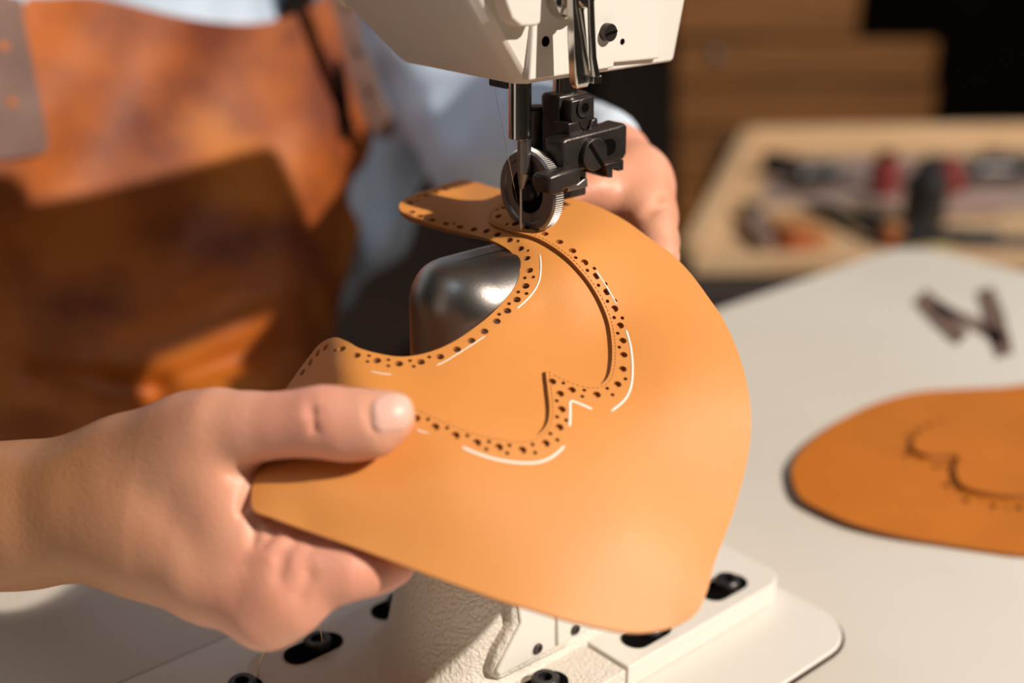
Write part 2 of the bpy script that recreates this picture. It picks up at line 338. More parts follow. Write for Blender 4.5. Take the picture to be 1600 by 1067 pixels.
# presser bar and bracket
bm = bmesh.new(); cyl(bm, (.0225, .001, .222), (.0225, .001, .245), .0047, seg=40); obj('presser_bar', bm, M['chrome'], mac)
br = empty('presser_bracket', parent=mac)
bm = bmesh.new(); prism(bm, facepoly([(893, 158), (929, 149), (929, 186), (922, 188), (921, 196), (914, 205), (907, 200), (906, 191), (893, 194)], -.0085), (0, .0165, 0)); obj('bar_clamp', bm, M['black'], br, .0006)
p = facepoly([(912, 168)], -.0086)[0]; screw(br, p, (0, -1, 0), .0036, .0008, M['black'], hexs=True, name='clamp_screw')
bm = bmesh.new(); cyl(bm, p+Vector((0, -.0004, 0)), p+Vector((0, -.00075, 0)), .0016, seg=6); obj('clamp_screw_socket', bm, M['hole'], br)
bm = bmesh.new(); prism(bm, facepoly([(888, 193), (905, 190), (908, 200), (914, 206), (921, 203), (925, 187), (934, 184), (935, 204), (889, 216)], -.0095), (0, .008, 0)); obj('notched_guide', bm, M['black'], br, .0005)
bm = bmesh.new(); box(bm, (.0145, -.004, .190), (.0300, .0055, .230)); obj('bracket_tower', bm, M['black'], br, .001)
bm = bmesh.new(); cyl(bm, (.0165, .010, .203), (.0165, .010, .223), .0040, seg=32); cyl(bm, (.0165, .010, .223), (.0165, .010, .2242), .0034, seg=32); obj('guide_pin', bm, M['black'], br, .0004)
# front plate with rounded far end
fp = [(879, 222), (886, 217), (965, 197), (977, 192), (981, 198), (980, 240), (975, 249), (962, 253), (889, 272), (879, 271)]
bm = bmesh.new(); prism(bm, facepoly(fp, -.013), (0, .0095, 0)); obj('front_plate', bm, M['black'], br, .0011, 3)
bm = bmesh.new(); c = facepoly([(952, 230)], -.01315)[0]; prism(bm, [c+Vector((x, 0, z)) for x, z in rrect(-.0045, .0036, -.0031, .0031, .003)], (0, .0004, 0)); obj('oblong_slot', bm, M['hole'], br, smooth=False)
screw(br, facepoly([(925, 240)], -.0132)[0], (0, -1, 0), .0062, .0022, M['black'], math.radians(-52), name='slotted_screw')
bm = bmesh.new(); prism(bm, facepoly([(944, 257), (975, 249), (975, 266), (966, 268), (965, 262), (958, 264), (958, 278), (950, 278), (948, 262)], -.012), (0, .009, 0)); obj('forked_tab', bm, M['black'], br, .0005)
bm = bmesh.new(); prism(bm, facepoly([(915, 268), (950, 258), (950, 276), (944, 277)], -.008), (0, .012, 0)); obj('lower_wedge', bm, M['black'], br, .0005)
bm = bmesh.new(); prism(bm, facepoly([(887, 280), (892, 286), (903, 288), (912, 280), (918, 278), (919, 292), (888, 300)], -.011), (0, .003, 0)); obj('spring_clip', bm, M['steel'], br, .0004)
bm = bmesh.new(); prism(bm, facepoly([(858, 277), (876, 270), (908, 262), (908, 286), (893, 294), (882, 297), (877, 304), (864, 306), (858, 300)], -.0178), (0, .009, 0)); obj('wheel_arm', bm, M['black'], br, .001)
bm = bmesh.new(); cyl(bm, (.0045, 0, .1965), (.013, -.003, .199), .0062, seg=32); obj('axle_block', bm, M['black'], br, .0008)

# ------------------------------------------------------------------ the leather surface
class TPS:
    def __init__(s, pts, lam=1e-4):
        a = np.array(pts, float); s.x = a[:, :2]/300; n = len(a)
        K = s.k(s.x, s.x)+lam*np.eye(n); Q = np.c_[np.ones(n), s.x]
        Z = np.block([[K, Q], [Q.T, np.zeros((3, 3))]]); s.w = np.linalg.solve(Z, np.r_[a[:, 2], 0, 0, 0])
    def k(s, p, q):
        d = ((p[:, None]-q[None])**2).sum(-1); return .5*d*np.log(d+1e-12)
    def __call__(s, px, py):
        sh = np.shape(px); q = np.c_[np.ravel(px), np.ravel(py)]/300
        return (s.k(q, s.x)@s.w[:-3] + s.w[-3] + q@s.w[-2:]).reshape(sh)
class Surf:
    def __init__(s, f): s.f = f
    def __call__(s, q): q = np.atleast_2d(q); return P(q[:, 0], q[:, 1], s.f(q[:, 0], q[:, 1]))
    def nrm(s, q):
        q = np.atleast_2d(q); e = 2.
        u = s(q+[e, 0])-s(q-[e, 0]); v = s(q+[0, e])-s(q-[0, e]); n = np.cross(u, v); n /= np.linalg.norm(n, axis=1)[:, None]
        flip = ((n*(s(q)-CAM)).sum(1) > 0); n[flip] *= -1; return n
def sheet(name, outline, holes, surf, off, thick, sp, mats, parent, step=4, label=None, closed_step=True):
    ol = crom(outline, step, True) if closed_step else np.array(outline, float)
    loops = [ol]+[np.array(h) for h in holes]
    verts = []; edges = []
    for lp in loops:
        b = len(verts); verts += [tuple(p) for p in lp]; edges += [(b+i, b+(i+1) % len(lp)) for i in range(len(lp))]
    lo, hi = ol.min(0), ol.max(0); gx, gy = np.meshgrid(np.arange(lo[0], hi[0], sp), np.arange(lo[1], hi[1], sp*.87))
    gx = gx + (np.arange(gx.shape[0]) % 2)[:, None]*sp/2; g = np.c_[gx.ravel(), gy.ravel()]+rng.uniform(-.1, .1, (gx.size, 2))
    g = g[inside(ol, g)]
    B = np.array(verts); keep = np.ones(len(g), bool)
    for c in range(0, len(g), 2000):
        keep[c:c+2000] = (((g[c:c+2000, None]-B[None])**2).sum(-1).min(1) > (sp*.33)**2)
    g = g[keep]
    for h in holes:
        h = np.array(h); c = h.mean(0); rr = np.abs(h-c).max()+1
        m_ = (np.abs(g-c).max(1) < rr)
        if m_.any():
            ins = inside(h, g[m_]); idx = np.where(m_)[0][ins]; g = np.delete(g, idx, 0)
    verts += [tuple(p) for p in g]
    V, E, F, _, _, _ = delaunay_2d_cdt([Vector(v) for v in verts], edges, [], 0, 1e-5)
    V = np.array([tuple(v) for v in V]); F = np.array([list(f) for f in F]); c = V[F].mean(1)
    ok = inside(ol, c)
    for h in holes:
        h = np.array(h); k = (np.abs(c-h.mean(0)).max(1) < np.abs(h-h.mean(0)).max()+1); idx = np.where(k & ok)[0]
        if len(idx): ok[idx[inside(h, c[idx])]] = False
    F = F[ok]; used = np.unique(F); mp = -np.ones(len(V), int); mp[used] = np.arange(len(used)); F = mp[F]; V = V[used]
    X = surf(V); n = surf.nrm(V); top = X+n*off; bot = X+n*(off-thick)
    fn = np.cross(top[F[:, 1]]-top[F[:, 0]], top[F[:, 2]]-top[F[:, 0]]); fl = (fn*n[F[:, 0]]).sum(1) < 0; F[fl] = F[fl][:, ::-1]
    nv = len(V); ed = {}
    for f in F:
        for a, b in ((f[0], f[1]), (f[1], f[2]), (f[2], f[0])):
            if (b, a) in ed: del ed[(b, a)]
            else: ed[(a, b)] = 1
    av = list(top)+list(bot); faces = [tuple(f) for f in F]+[tuple(f[::-1]+nv) for f in F]; nt = len(faces); rm = {}
    def rv(i):
        if i not in rm: rm[i] = len(av); av.append(top[i]); av.append(bot[i])
        return rm[i]
    for a, b in ed: i, j = rv(a), rv(b); faces.append((i, i+1, j+1, j))
    o = pymesh(name, av, faces, mats, parent, label=label)
    mi = np.zeros(len(faces), int); mi[nt:] = 1; o.data.polygons.foreach_set('material_index', mi); return o
def frames(path, surf, spacing, start=0.):
    """even 3-D arc length samples: positions, tangents, sideways"""
    q = crom(path, 2); X = surf(q); s = np.r_[0, np.cumsum(np.linalg.norm(np.diff(X, axis=0), axis=1))]
    t = np.arange(start, s[-1], spacing); Y = np.stack([np.interp(t, s, X[:, k]) for k in range(3)], 1); Q = np.stack([np.interp(t, s, q[:, k]) for k in range(2)], 1)
    e = .0012; Ya = np.stack([np.interp(t-e, s, X[:, k]) for k in range(3)], 1); Yb = np.stack([np.interp(t+e, s, X[:, k]) for k in range(3)], 1)
    T = Yb-Ya; T /= np.linalg.norm(T, axis=1)[:, None]; n = surf.nrm(Q); S = np.cross(n, T); return Y, T, S
def ringpx(c, T, S, r, n): 
    a = np.linspace(0, 2*math.pi, n, endpoint=False); return proj(c + r*np.cos(a)[:, None]*T + r*np.sin(a)[:, None]*S)
def brogue(path, surf, sgn, o_big, rb, o1, o2, rs, spacing, poly, start=.002, skip=None):
    Y, T, S = frames(path, surf, spacing/2, start); H = []; cs = []
    def add(c, t, s, r, n):
        pc = proj(c)
        if skip and skip(pc): return
        for (d, r2) in cs:
            if np.linalg.norm(c-d) < r+r2+.0003: return
        rg = ringpx(c, t, s, r, n)
        if inside(poly, rg).all(): H.append(rg); cs.append((c, r))
    for i in range(0, len(Y), 2): add(Y[i]+sgn*S[i]*o_big, T[i], S[i], rb, 14)
    for i in range(1, len(Y), 2):
        add(Y[i]+sgn*S[i]*o1, T[i], S[i], rs, 8); add(Y[i]+sgn*S[i]*o2+T[i]*.0006, T[i], S[i], rs, 8)
    return H
DPT = [(815,363,.480),(625,322,.512),(720,282,.545),(700,320,.516),(765,350,.491),(740,372,.487),(800,393,.474),(812,425,.463),(765,493,.448),(710,533,.438),(650,556,.431),(590,552,.430),
 (522,527,.442),(482,558,.452),(445,613,.448),(520,570,.431),(560,620,.415),(400,800,.397),(410,735,.407),(500,760,.397),(480,830,.393),(600,700,.403),(600,873,.388),(700,620,.418),(700,760,.397),(740,925,.384),
 (800,550,.439),(850,480,.455),(900,400,.470),(870,315,.512),(935,329,.507),(1010,375,.496),(1075,430,.484),(1000,450,.471),(950,520,.455),(1130,508,.468),(1165,620,.450),(1050,600,.442),(1170,680,.443),(1060,720,.426),
 (1140,810,.422),(900,620,.430),(930,720,.414),(850,800,.399),(980,830,.403),(1100,925,.402),(1050,983,.394),(930,982,.386),(860,960,.384)]
LS = Surf(TPS(DPT, 2e-4))
collar = [(445,613),(462,585),(482,558),(500,537),(522,527),(542,533),(562,544),(590,552),(622,557),(650,555),(680,547),(710,533),(740,513),(765,493),(790,467),(806,445),(812,425),(808,407),(798,393),(780,381),(755,371),(725,364),(690,355),(655,345),(635,337),(624,326),(625,318),(635,309),(660,299),(690,290),(720,281)]
wing = [(795,316),(782,325),(768,335),(763,346),(770,355),(785,361),(800,366),(820,371),(840,378),(862,390),(885,407),(905,428),(922,450),(938,478),(950,510),(955,545),(954,575),(948,595),(935,606),(918,607),(900,603),(880,595),(865,588)]
wing2 = [(852,583),(854,610),(857,640),(855,662),(845,678),(828,688),(805,691),(780,687),(750,681),(715,669),(680,654),(650,640),(620,624),(590,611),(560,604),(530,601),(508,603),(480,612),(455,628)]
outer = [(432,650),(415,700),(402,745),(397,775),(400,800),(430,812),(480,830),(540,851),(600,873),(660,896),(720,918),(780,940),(830,955),(880,970),(930,982),(975,990),(1010,990),(1045,983),(1070,972),(1088,957),(1102,925),(1112,885),(1125,850),(1140,810),(1155,760),(1166,710),(1170,660),(1165,610),(1152,560),(1130,508),(1105,470),(1075,430),(1045,400),(1010,375),(975,350),(935,329),(900,317),(870,314),(835,311)]
up = empty('shoe_upper', P(815, 363, np.array(.48)), 0); tag(up, 'tan leather shoe upper with brogue holes held under the presser roller', 'leather piece')
# keep children in world coordinates
up.location = (0, 0, 0)
vpoly = crom(wing+wing2+outer, 4, True)
H1 = brogue(wing, LS, 1, .0041, .0014, .0026, .0057, .00075, .0066, vpoly, .003)
H2 = brogue(wing2, LS, 1, .0041, .0014, .0026, .0057, .00075, .0066, vpoly, .004)
def sel(H): 
    out = []; cc = []
    for h in H:
        c = h.mean(0); r = np.abs(h-c).max()
        if all(np.abs(c-d).max() > r+q+1 for d, q in cc): out.append(h); cc.append((c, r))
    return out
HV = sel(H1+H2)
if len(HV) < 30:
    H1 = brogue(wing, LS, -1, .0041, .0014, .0026, .0057, .00075, .0066, vpoly, .003); H2 = brogue(wing2, LS, -1, .0041, .0014, .0026, .0057, .00075, .0066, vpoly, .004); HV = sel(H1+H2); WS = -1
else: WS = 1
print('vamp holes', len(HV), WS)
sheet('vamp', wing+wing2+outer, HV, LS, .0016, .0016, 7, [M['leather'], M['leather_edge']], up)
qout = collar+[(742,284),(765,291),(795,300),(830,313),(880,345),(925,390),(962,440),(985,510),(990,580),(985,630),(950,648),(905,650),(893,700),(860,722),(800,728),(730,715),(660,690),(600,665),(540,645),(480,645),(445,640)]
qpoly = crom(qout, 4, True)
HQ = sel(brogue(collar[1:-1], LS, WS, .0036, .0014, .0022, .0052, .00078, .0064, qpoly, .002))
if len(HQ) < 30: HQ = sel(brogue(collar[1:-1], LS, -WS, .0036, .0014, .0022, .0052, .00078, .0064, qpoly, .002)); CS = -WS
else: CS = WS
print('collar holes', len(HQ), CS)
sheet('quarter', qout, HQ, LS, .0, .0016, 7, [M['leather'], M['leather_edge']], up)
# stitches
def stitches(name, path, surf, sgn, off, spacing, ln, r, height, parent, m):
    Y, T, S = frames(path, surf, spacing, .001); bm = bmesh.new()
    N_ = np.cross(T, S)*1.0
    for y, t, s in zip(Y, T, S):
        n = np.cross(t, s); n = n if n@(CAM-y) > 0 else -n; c = y+sgn*s*off+n*height
        a = Vector(c-t*ln/2); b = Vector(c+t*ln/2); cyl(bm, a, b, r, seg=5)
    return obj(name, bm, m, parent, smooth=False)
stitches('stitching', wing, LS, WS, .0011, .0016, .0009, .00016, .0016, up, M['stitch'])
stitches('stitching', wing2, LS, WS, .0011, .0016, .0009, .00016, .0016, up, M['stitch'])
def penline(path, surf, h, wd, parent, m, name='pen_line'):
    q = crom(path, 5); X = surf(q); n = surf.nrm(q); T = np.gradient(X, axis=0); T /= np.linalg.norm(T, axis=1)[:, None]; S = np.cross(n, T); k = len(q)
    wv = wd/2*np.minimum(1, np.minimum(np.arange(k), np.arange(k)[::-1])*.5+.5)[:, None]
    v = np.r_[X-S*wv+n*(h-.0003), X-S*wv*.8+n*(h+.00012), X+S*wv*.8+n*(h+.00012), X+S*wv+n*(h-.0003)]
    f = [(j*k+i, j*k+i+1, (j+1)*k+i+1, (j+1)*k+i) for j in range(3) for i in range(k-1)]
    o = pymesh(name, v, f, m, parent, label='silver pen mark drawn on the leather'); return o
for pth, h, wd in (([(843,397),(845,415),(842,440),(829,462),(808,482)], 0, .0007), ([(758,525),(735,540),(700,562),(682,571)], 0, .0004), ([(580,580),(598,584),(612,585)], 0, .0004),
    ([(928,427),(945,452),(961,479)], .0016, .0006), ([(977,520),(984,545),(987,575),(985,605),(975,628),(953,647)], .0016, .0009), ([(888,671),(889,650),(889,634),(891,631),(905,636),(923,644)], .0016, .0010),
    ([(721,703),(745,713),(775,722),(810,727),(840,726),(862,717),(880,701)], .0016, .0010), ([(650,675),(660,679),(669,681)], .0016, .0005)):
    penline(pth, LS, h, wd, up, M['chalk'])

# ------------------------------------------------------------------ second upper lying on the table
u2 = empty('shoe_upper', (0, 0, 0)); tag(u2, 'amber leather shoe upper lying flat on the white table at the right edge', 'leather piece')
class Flat:
    def __call__(s, q):
        q = np.atleast_2d(q); X = onz(q[:, 0], q[:, 1], TZ+.0035); c = np.array([.27, .10, TZ]); d = X-c
        r = np.hypot(d[:, 0], d[:, 1]); X[:, 2] += .010*np.exp(-((q[:, 1]-800)/80)**2)*0 + .0012*np.sin(q[:, 0]/90.); return X
    def nrm(s, q): return Surf.nrm(s, q)
FS = Flat()
o2 = [(1237,740),(1245,715),(1268,690),(1310,660),(1365,632),(1430,612),(1500,605),(1560,602),(1640,598),(1740,620),(1800,680),(1790,760),(1740,830),(1680,862),(1600,862),(1540,855),(1470,845),(1400,835),(1340,822),(1290,802),(1250,778)]
w2 = [(1590,650),(1560,645),(1510,652),(1460,668),(1430,688),(1425,705),(1445,716),(1480,716),(1497,718),(1492,738),(1500,760),(1530,772),(1600,778),(1680,765),(1720,720),(1690,670),(1640,655)]
h2a = brogue(w2, FS, 1, .0060, .0024, .003, .0085, .0011, .011, crom(o2, 4, True)); 
h2b = brogue(w2, FS, -1, .0060, .0024, .003, .0085, .0011, .011, crom(o2, 4, True))
h2 = max((h2a, h2b), key=lambda H: sum(not inside(np.array(w2, float), h.mean(0)[None])[0] for h in H))
lin = [tuple(np.array([1520., 735.])+(np.array(p)-[1520., 735.])*.93) for p in o2]
sheet('lining', lin, [], FS, -.0022, .0008, 14, [M['leather_edge'], M['leather_edge']], u2)
sheet('vamp', o2, sel(h2), FS, 0, .0022, 12, [M['leather_dark'], M['leather_edge']], u2)
print('flat holes', len(h2))
sheet('quarter', w2, [], FS, .0030, .0029, 12, [M['leather_dark'], M['leather_edge']], u2)
bm = bmesh.new(); q = np.array([(1575, 645), (1586, 650), (1600, 658), (1625, 672), (1618, 684), (1590, 668), (1576, 655)]); prism(bm, [FS(p)[0]+np.array([0, 0, .0018]) for p in q], (0, 0, .0006)); obj('tongue_opening', bm, M['hole'], u2, smooth=False, label='dark gap in the middle of the piece')

# ------------------------------------------------------------------ signed distance bodies
def surfnets(F, org, h):
    ins = F < 0; n = np.array(F.shape)-1; cnt = np.zeros(n, np.int8)
    for d in np.ndindex(2, 2, 2): cnt += ins[d[0]:d[0]+n[0], d[1]:d[1]+n[1], d[2]:d[2]+n[2]]
    act = (cnt > 0) & (cnt < 8); idx = np.argwhere(act); vid = -np.ones(n, int); vid[act] = np.arange(len(idx))
    acc = np.zeros((len(idx), 3)); c = np.zeros(len(idx))
    corners = list(np.ndindex(2, 2, 2))
    for a in corners:
        for ax in range(3):
            if a[ax]: continue
            b = list(a); b[ax] = 1
            fa = F[idx[:, 0]+a[0], idx[:, 1]+a[1], idx[:, 2]+a[2]]; fb = F[idx[:, 0]+b[0], idx[:, 1]+b[1], idx[:, 2]+b[2]]
            m = (fa < 0) != (fb < 0); t = np.where(m, fa/np.where(m, fa-fb, 1), 0); p = np.tile(np.array(a, float), (len(idx), 1)); p[:, ax] += t
            acc[m] += p[m]; c[m] += 1
    V = (idx+acc/c[:, None])*h+org; Q = []
    for ax in range(3):
        s0 = [slice(None)]*3; s1 = [slice(None)]*3; s0[ax] = slice(0, -1); s1[ax] = slice(1, None)
        a, b = ins[tuple(s0)], ins[tuple(s1)]; e = np.argwhere(a != b); u, v = [(1, 2), (2, 0), (0, 1)][ax]
        e = e[(e[:, u] > 0) & (e[:, v] > 0) & (e[:, u] < n[u]) & (e[:, v] < n[v])]
        def g(du, dv): k = e.copy(); k[:, u] -= du; k[:, v] -= dv; return vid[k[:, 0], k[:, 1], k[:, 2]]
        q = np.stack([g(1, 1), g(0, 1), g(0, 0), g(1, 0)], 1); fl = ~a[e[:, 0], e[:, 1], e[:, 2]]; q[fl] = q[fl][:, ::-1]; Q.append(q)
    return V, np.concatenate(Q)
def sdf(prims, lo, hi, h, k=.008, creases=(), warp=None):
    ax = [np.arange(lo[i], hi[i], h, dtype=np.float32) for i in range(3)]; G = np.stack(np.meshgrid(*ax, indexing='ij'), -1); F = np.full(G.shape[:3], 1., np.float32)
    for pr in prims:
        a, b, ra, rb = pr[:4]; kk = pr[4] if len(pr) > 4 else k
        a = np.asarray(a, np.float32); b = np.asarray(b, np.float32); m = max(ra, rb)+.03+kk
        sl = tuple(slice(max(0, int((min(a[i], b[i])-m-lo[i])/h)), max(0, int((max(a[i], b[i])+m-lo[i])/h)+1)) for i in range(3))
        if any(s.stop <= s.start for s in sl): continue
        g = G[sl]-a; ba = b-a; t = np.clip(g@ba/max(ba@ba, 1e-9), 0, 1); d = np.sqrt(((g-t[..., None]*ba)**2).sum(-1))-(ra+(rb-ra)*t)
        f = F[sl]; hh = np.clip(.5+.5*(f-d)/kk, 0, 1); F[sl] = f*(1-hh)+d*hh-kk*hh*(1-hh)
    for (pts, dep, wd) in creases:
        for a, b in zip(pts[:-1], pts[1:]):
            a = np.asarray(a, np.float32); b = np.asarray(b, np.float32); m = wd*3
            sl = tuple(slice(max(0, int((min(a[i], b[i])-m-lo[i])/h)), max(0, int((max(a[i], b[i])+m-lo[i])/h)+1)) for i in range(3))
            if any(s.stop <= s.start for s in sl): continue
            g = G[sl]-a; ba = b-a; t = np.clip(g@ba/max(ba@ba, 1e-9), 0, 1); d = np.sqrt(((g-t[..., None]*ba)**2).sum(-1)); F[sl] = F[sl]+dep*np.exp(-(d/wd)**2)
    if warp is not None: F = F+warp(G)
    return surfnets(F, np.array(lo), h)
def C(px, py, d, rpx): return P(px, py, np.array(d)), rpx*d/FPX
def chain(lst, k=None):
    o = []
    for a, b in zip(lst[:-1], lst[1:]):
        (pa, ra), (pb, rb) = a, b; o.append((pa, pb, ra, rb) if k is None else (pa, pb, ra, rb, k))
    return o
pers = empty('person', (0, 0, 0)); tag(pers, 'person in light blue shirt and rust leather apron guiding leather under the needle', 'person')
# his right hand (left of the photo)
RH = []
ELB = (np.array([-.40, .10, .875]), .046)
RH += chain([ELB, C(-60, 808, .457, 101), C(60, 803, .446, 96), C(150, 792, .436, 92)], .018)
RH += chain([C(160, 755, .434, 58), C(215, 732, .428, 68), C(300, 688, .417, 59), C(345, 672, .409, 57)], .016)     # thumb metacarpal
RH += chain([C(345, 672, .409, 55), C(400, 668, .404, 48), C(455, 663, .399, 46)], .007)
RH += chain([C(455, 663, .399, 45), C(505, 660, .3955, 50), C(545, 664, .394, 51)], .006)
RH += chain([C(545, 664, .394, 51), C(585, 660, .3925, 47), C(612, 650, .392, 38)], .005)
RH += chain([C(150, 805, .436, 76), C(230, 832, .430, 84), C(330, 890, .416, 72), C(415, 944, .405, 58)], .012)      # index metacarpal
RH += chain([C(190, 785, .438, 82), C(300, 790, .430, 90), C(345, 800, .424, 60)], .022)
RH += chain([C(320, 730, .415, 70), C(360, 790, .411, 50), C(378, 840, .410, 48), C(395, 900, .407, 56)], .010)
RH += chain([C(418, 954, .404, 57), C(452, 925, .401, 56), C(498, 895, .400, 49)], .008)
RH += chain([C(498, 895, .400, 48), C(548, 888, .3985, 44), C(590, 886, .400, 36), C(622, 884, .403, 25)], .006)
RH += chain([C(400, 858, .405, 36), C(440, 862, .402, 36), C(475, 872, .401, 34)], .006)
# middle, ring and little finger curled behind the index finger
for i, (dx, dd) in enumerate(((2, .022), (-2, .042), (-24, .060))):
    s = (1, .96, .82)[i]
    RH += chain([C(300-30*i, 850, .43+dd*.8, 70*s), C(405+dx, 925-14*i, .412+dd, 50*s)], .010)
    RH += chain([C(405+dx, 925-14*i, .412+dd, 50*s), C(490+dx, 885-8*i, .412+dd, 43*s)], .005)
    RH += chain([C(490+dx, 885-8*i, .412+dd, 43*s), C(575+dx-14*i, 868, .415+dd, 36*s), C(600+dx-14*i, 855, .415+dd, 30*s)], .004)
def cr(pts, dep, wd): return ([P(x, y, np.array(d)) for x, y, d in pts], dep, wd)
CRS = [cr([(487, 625, .390), (488, 645, .386), (495, 668, .386), (508, 688, .389)],   .0008, .0017), cr([(500, 630, .384), (506, 655, .383)], .0004, .001),
       cr([(411, 737, .402), (392, 765, .399), (378, 800, .400)], .0022, .0018), cr([(400, 815, .398), (396, 850, .396)], .0014, .0016), cr([(150, 700, .412), (190, 730, .412)], .0008, .010),
       cr([(436, 828, .397), (420, 838, .395), (408, 850, .394)], .0022, .0013), cr([(490, 838, .394), (486, 856, .391)], .0020, .0013), cr([(462, 842, .394), (440, 870, .392), (438, 905, .390)], .0008, .002), cr([(476, 868, .391), (482, 900, .389), (470, 930, .389)], .0006, .002),
       cr([(360, 740, .400), (385, 742, .399)], .0006, .002), cr([(574, 630, .383), (576, 650, .382), (583, 668, .383)], .0009, .0012)]
lo = np.array([-.285, -.17, .74]); hi = np.array([-.015, .04, .92])
def skinwarp(G): return (.0002*np.sin(G[..., 0]*190+1)*np.sin(G[..., 2]*170)+.00015*np.sin(G[..., 1]*240+G[..., 0]*150)).astype(np.float32)
V1, F1 = sdf(RH, lo, hi, .0012, .009, CRS, skinwarp)
# his left hand (behind the leather)
LH = []
ELL = P(735, 178, np.array(.905))
LH += chain([(P(765, 208, np.array(.888)), .024), C(963, 245, .575, 44)], .01)
LH += chain([C(963, 245, .575, 44), C(993, 285, .558, 46), C(985, 320, .54, 48)], .012)
LH += chain([C(995, 290, .556, 46), C(1010, 325, .542, 36), C(1020, 362, .527, 31), C(1028, 402, .512, 26), C(1005, 440, .500, 22)], .008)
LH += chain([C(1018, 300, .557, 30), C(1022, 340, .548, 30), C(1028, 385, .535, 27), C(1020, 440, .522, 24)], .006)
LH += chain([C(1000, 300, .565, 30), C(1005, 380, .556, 28), C(1000, 450, .540, 24)], .006)
LH += chain([C(990, 300, .572, 26), C(985, 400, .572, 24), C(985, 450, .556, 20)], .006)
LH += chain([C(985, 280, .555, 42), C(950, 290, .541, 30), C(925, 298, .532, 24), C(890, 306, .524, 17)], .009)
c2 = [cr([(1048, 318, .543), (1035, 322, .530), (1015, 330, .520)], .0015, .003), cr([(985, 330, .52), (960, 318, .52), (940, 312, .52)], .0008, .002)]
lo2 = np.array([.015, -.02, .85]); hi2 = np.array([.10, .17, .99])
V2, F2 = sdf(LH, lo2, hi2, .0014, .009, c2, skinwarp)
# rest of the body, hidden by clothing or out of frame
def ML(a, b, z): return a*A2 + b*B2 + np.array([0, 0, z])
BD = []
sR, sL = ML(-.15, .53, 1.10), ML(.25, .53, 1.10)
BD += [(ML(-.03, .57, .56), ML(-.03, .57, 1.03), .10, .09), (ML(.13, .57, .56), ML(.13, .57, 1.03), .10, .09), (sR, sL, .05, .05)]
BD += [(sR, ELB[0], .052, .044), (ELB[0], C(-60, 806, .457, 103)[0], .044, .0235), (sL+np.array([0,.03,0]), P(765, 208, np.array(.888)), .036, .026), (P(765, 208, np.array(.888)), C(963, 245, .580, 44)[0], .026, .009)]
BD += [(ML(.05, .53, 1.08), ML(.05, .51, 1.22), .052, .05), (ML(.05, .50, 1.30), ML(.05, .53, 1.35), .075, .09), (ML(.05, .45, 1.26), ML(.05, .47, 1.25), .045, .05), (ML(.05, .435, 1.305), ML(.05, .425, 1.285), .011, .014), (ML(-.03, .52, 1.31), ML(-.03, .53, 1.29), .016, .012), (ML(.13, .52, 1.31), ML(.13, .53, 1.29), .016, .012)]
V3, F3 = sdf(BD, np.array([-.62, -.14, .42]), np.array([.14, .78, 1.46]), .007, .02)
VV = np.concatenate([V1, V2, V3]); FF = np.concatenate([F1, F2+len(V1), F3+len(V1)+len(V2)])
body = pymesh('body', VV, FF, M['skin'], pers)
at = body.data.attributes.new('tan', 'FLOAT', 'POINT')      # weight of the forearm shade painted into the skin colour, none at the fingers
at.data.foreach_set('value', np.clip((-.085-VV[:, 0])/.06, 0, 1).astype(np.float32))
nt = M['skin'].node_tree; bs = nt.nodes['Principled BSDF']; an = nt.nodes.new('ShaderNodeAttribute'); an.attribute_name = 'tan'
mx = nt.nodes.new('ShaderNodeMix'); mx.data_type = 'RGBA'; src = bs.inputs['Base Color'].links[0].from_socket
nt.links.new(an.outputs['Fac'], mx.inputs[0]); nt.links.new(src, mx.inputs[6]); mx.inputs[7].default_value = (.44, .205, .095, 1); nt.links.new(mx.outputs[2], bs.inputs['Base Color'])  # darker brown mixed in as painted shade on forearm and wrist
# thumb nail, laid over the thumb
bv = BVHTree.FromPolygons([Vector(v) for v in V1], [tuple(map(int, f)) for f in F1])
def onbody(px, py, off):
    r = Vector(ray(px, py)).normalized(); h, n, _, _ = bv.ray_cast(Vector(CAM), r)
    return None if h is None else (h, n)
nu, nvv = 22, 18; nv_ = []; ok = True
for i in range(nu+1):
    for j in range(nvv+1):
        u = i/nu*2-1; v = j/nvv*2-1; x = 612+32*u; hgt = 31*(1-max(0, abs(u)-.25)**3*1.6); y = 645+hgt*v*.98-4*u
        h = onbody(np.float64(x), np.float64(y), 0)
        if h is None: h = nv_[-1] if nv_ else (Vector(P(x, y, np.array(.385))), Vector((0, -1, 0)))
        nv_.append(h)
pts = [np.array(h+n*(.0006*(1-max(abs(((k//(nvv+1))/nu*2-1)), abs(((k % (nvv+1))/nvv*2-1)))**14)-.00005)) for k, (h, n) in enumerate(nv_)]
nf = [(i*(nvv+1)+j, i*(nvv+1)+j+1, (i+1)*(nvv+1)+j+1, (i+1)*(nvv+1)+j) for i in range(nu) for j in range(nvv)]
pymesh('thumb_nail', pts, nf, M['nail'], pers)

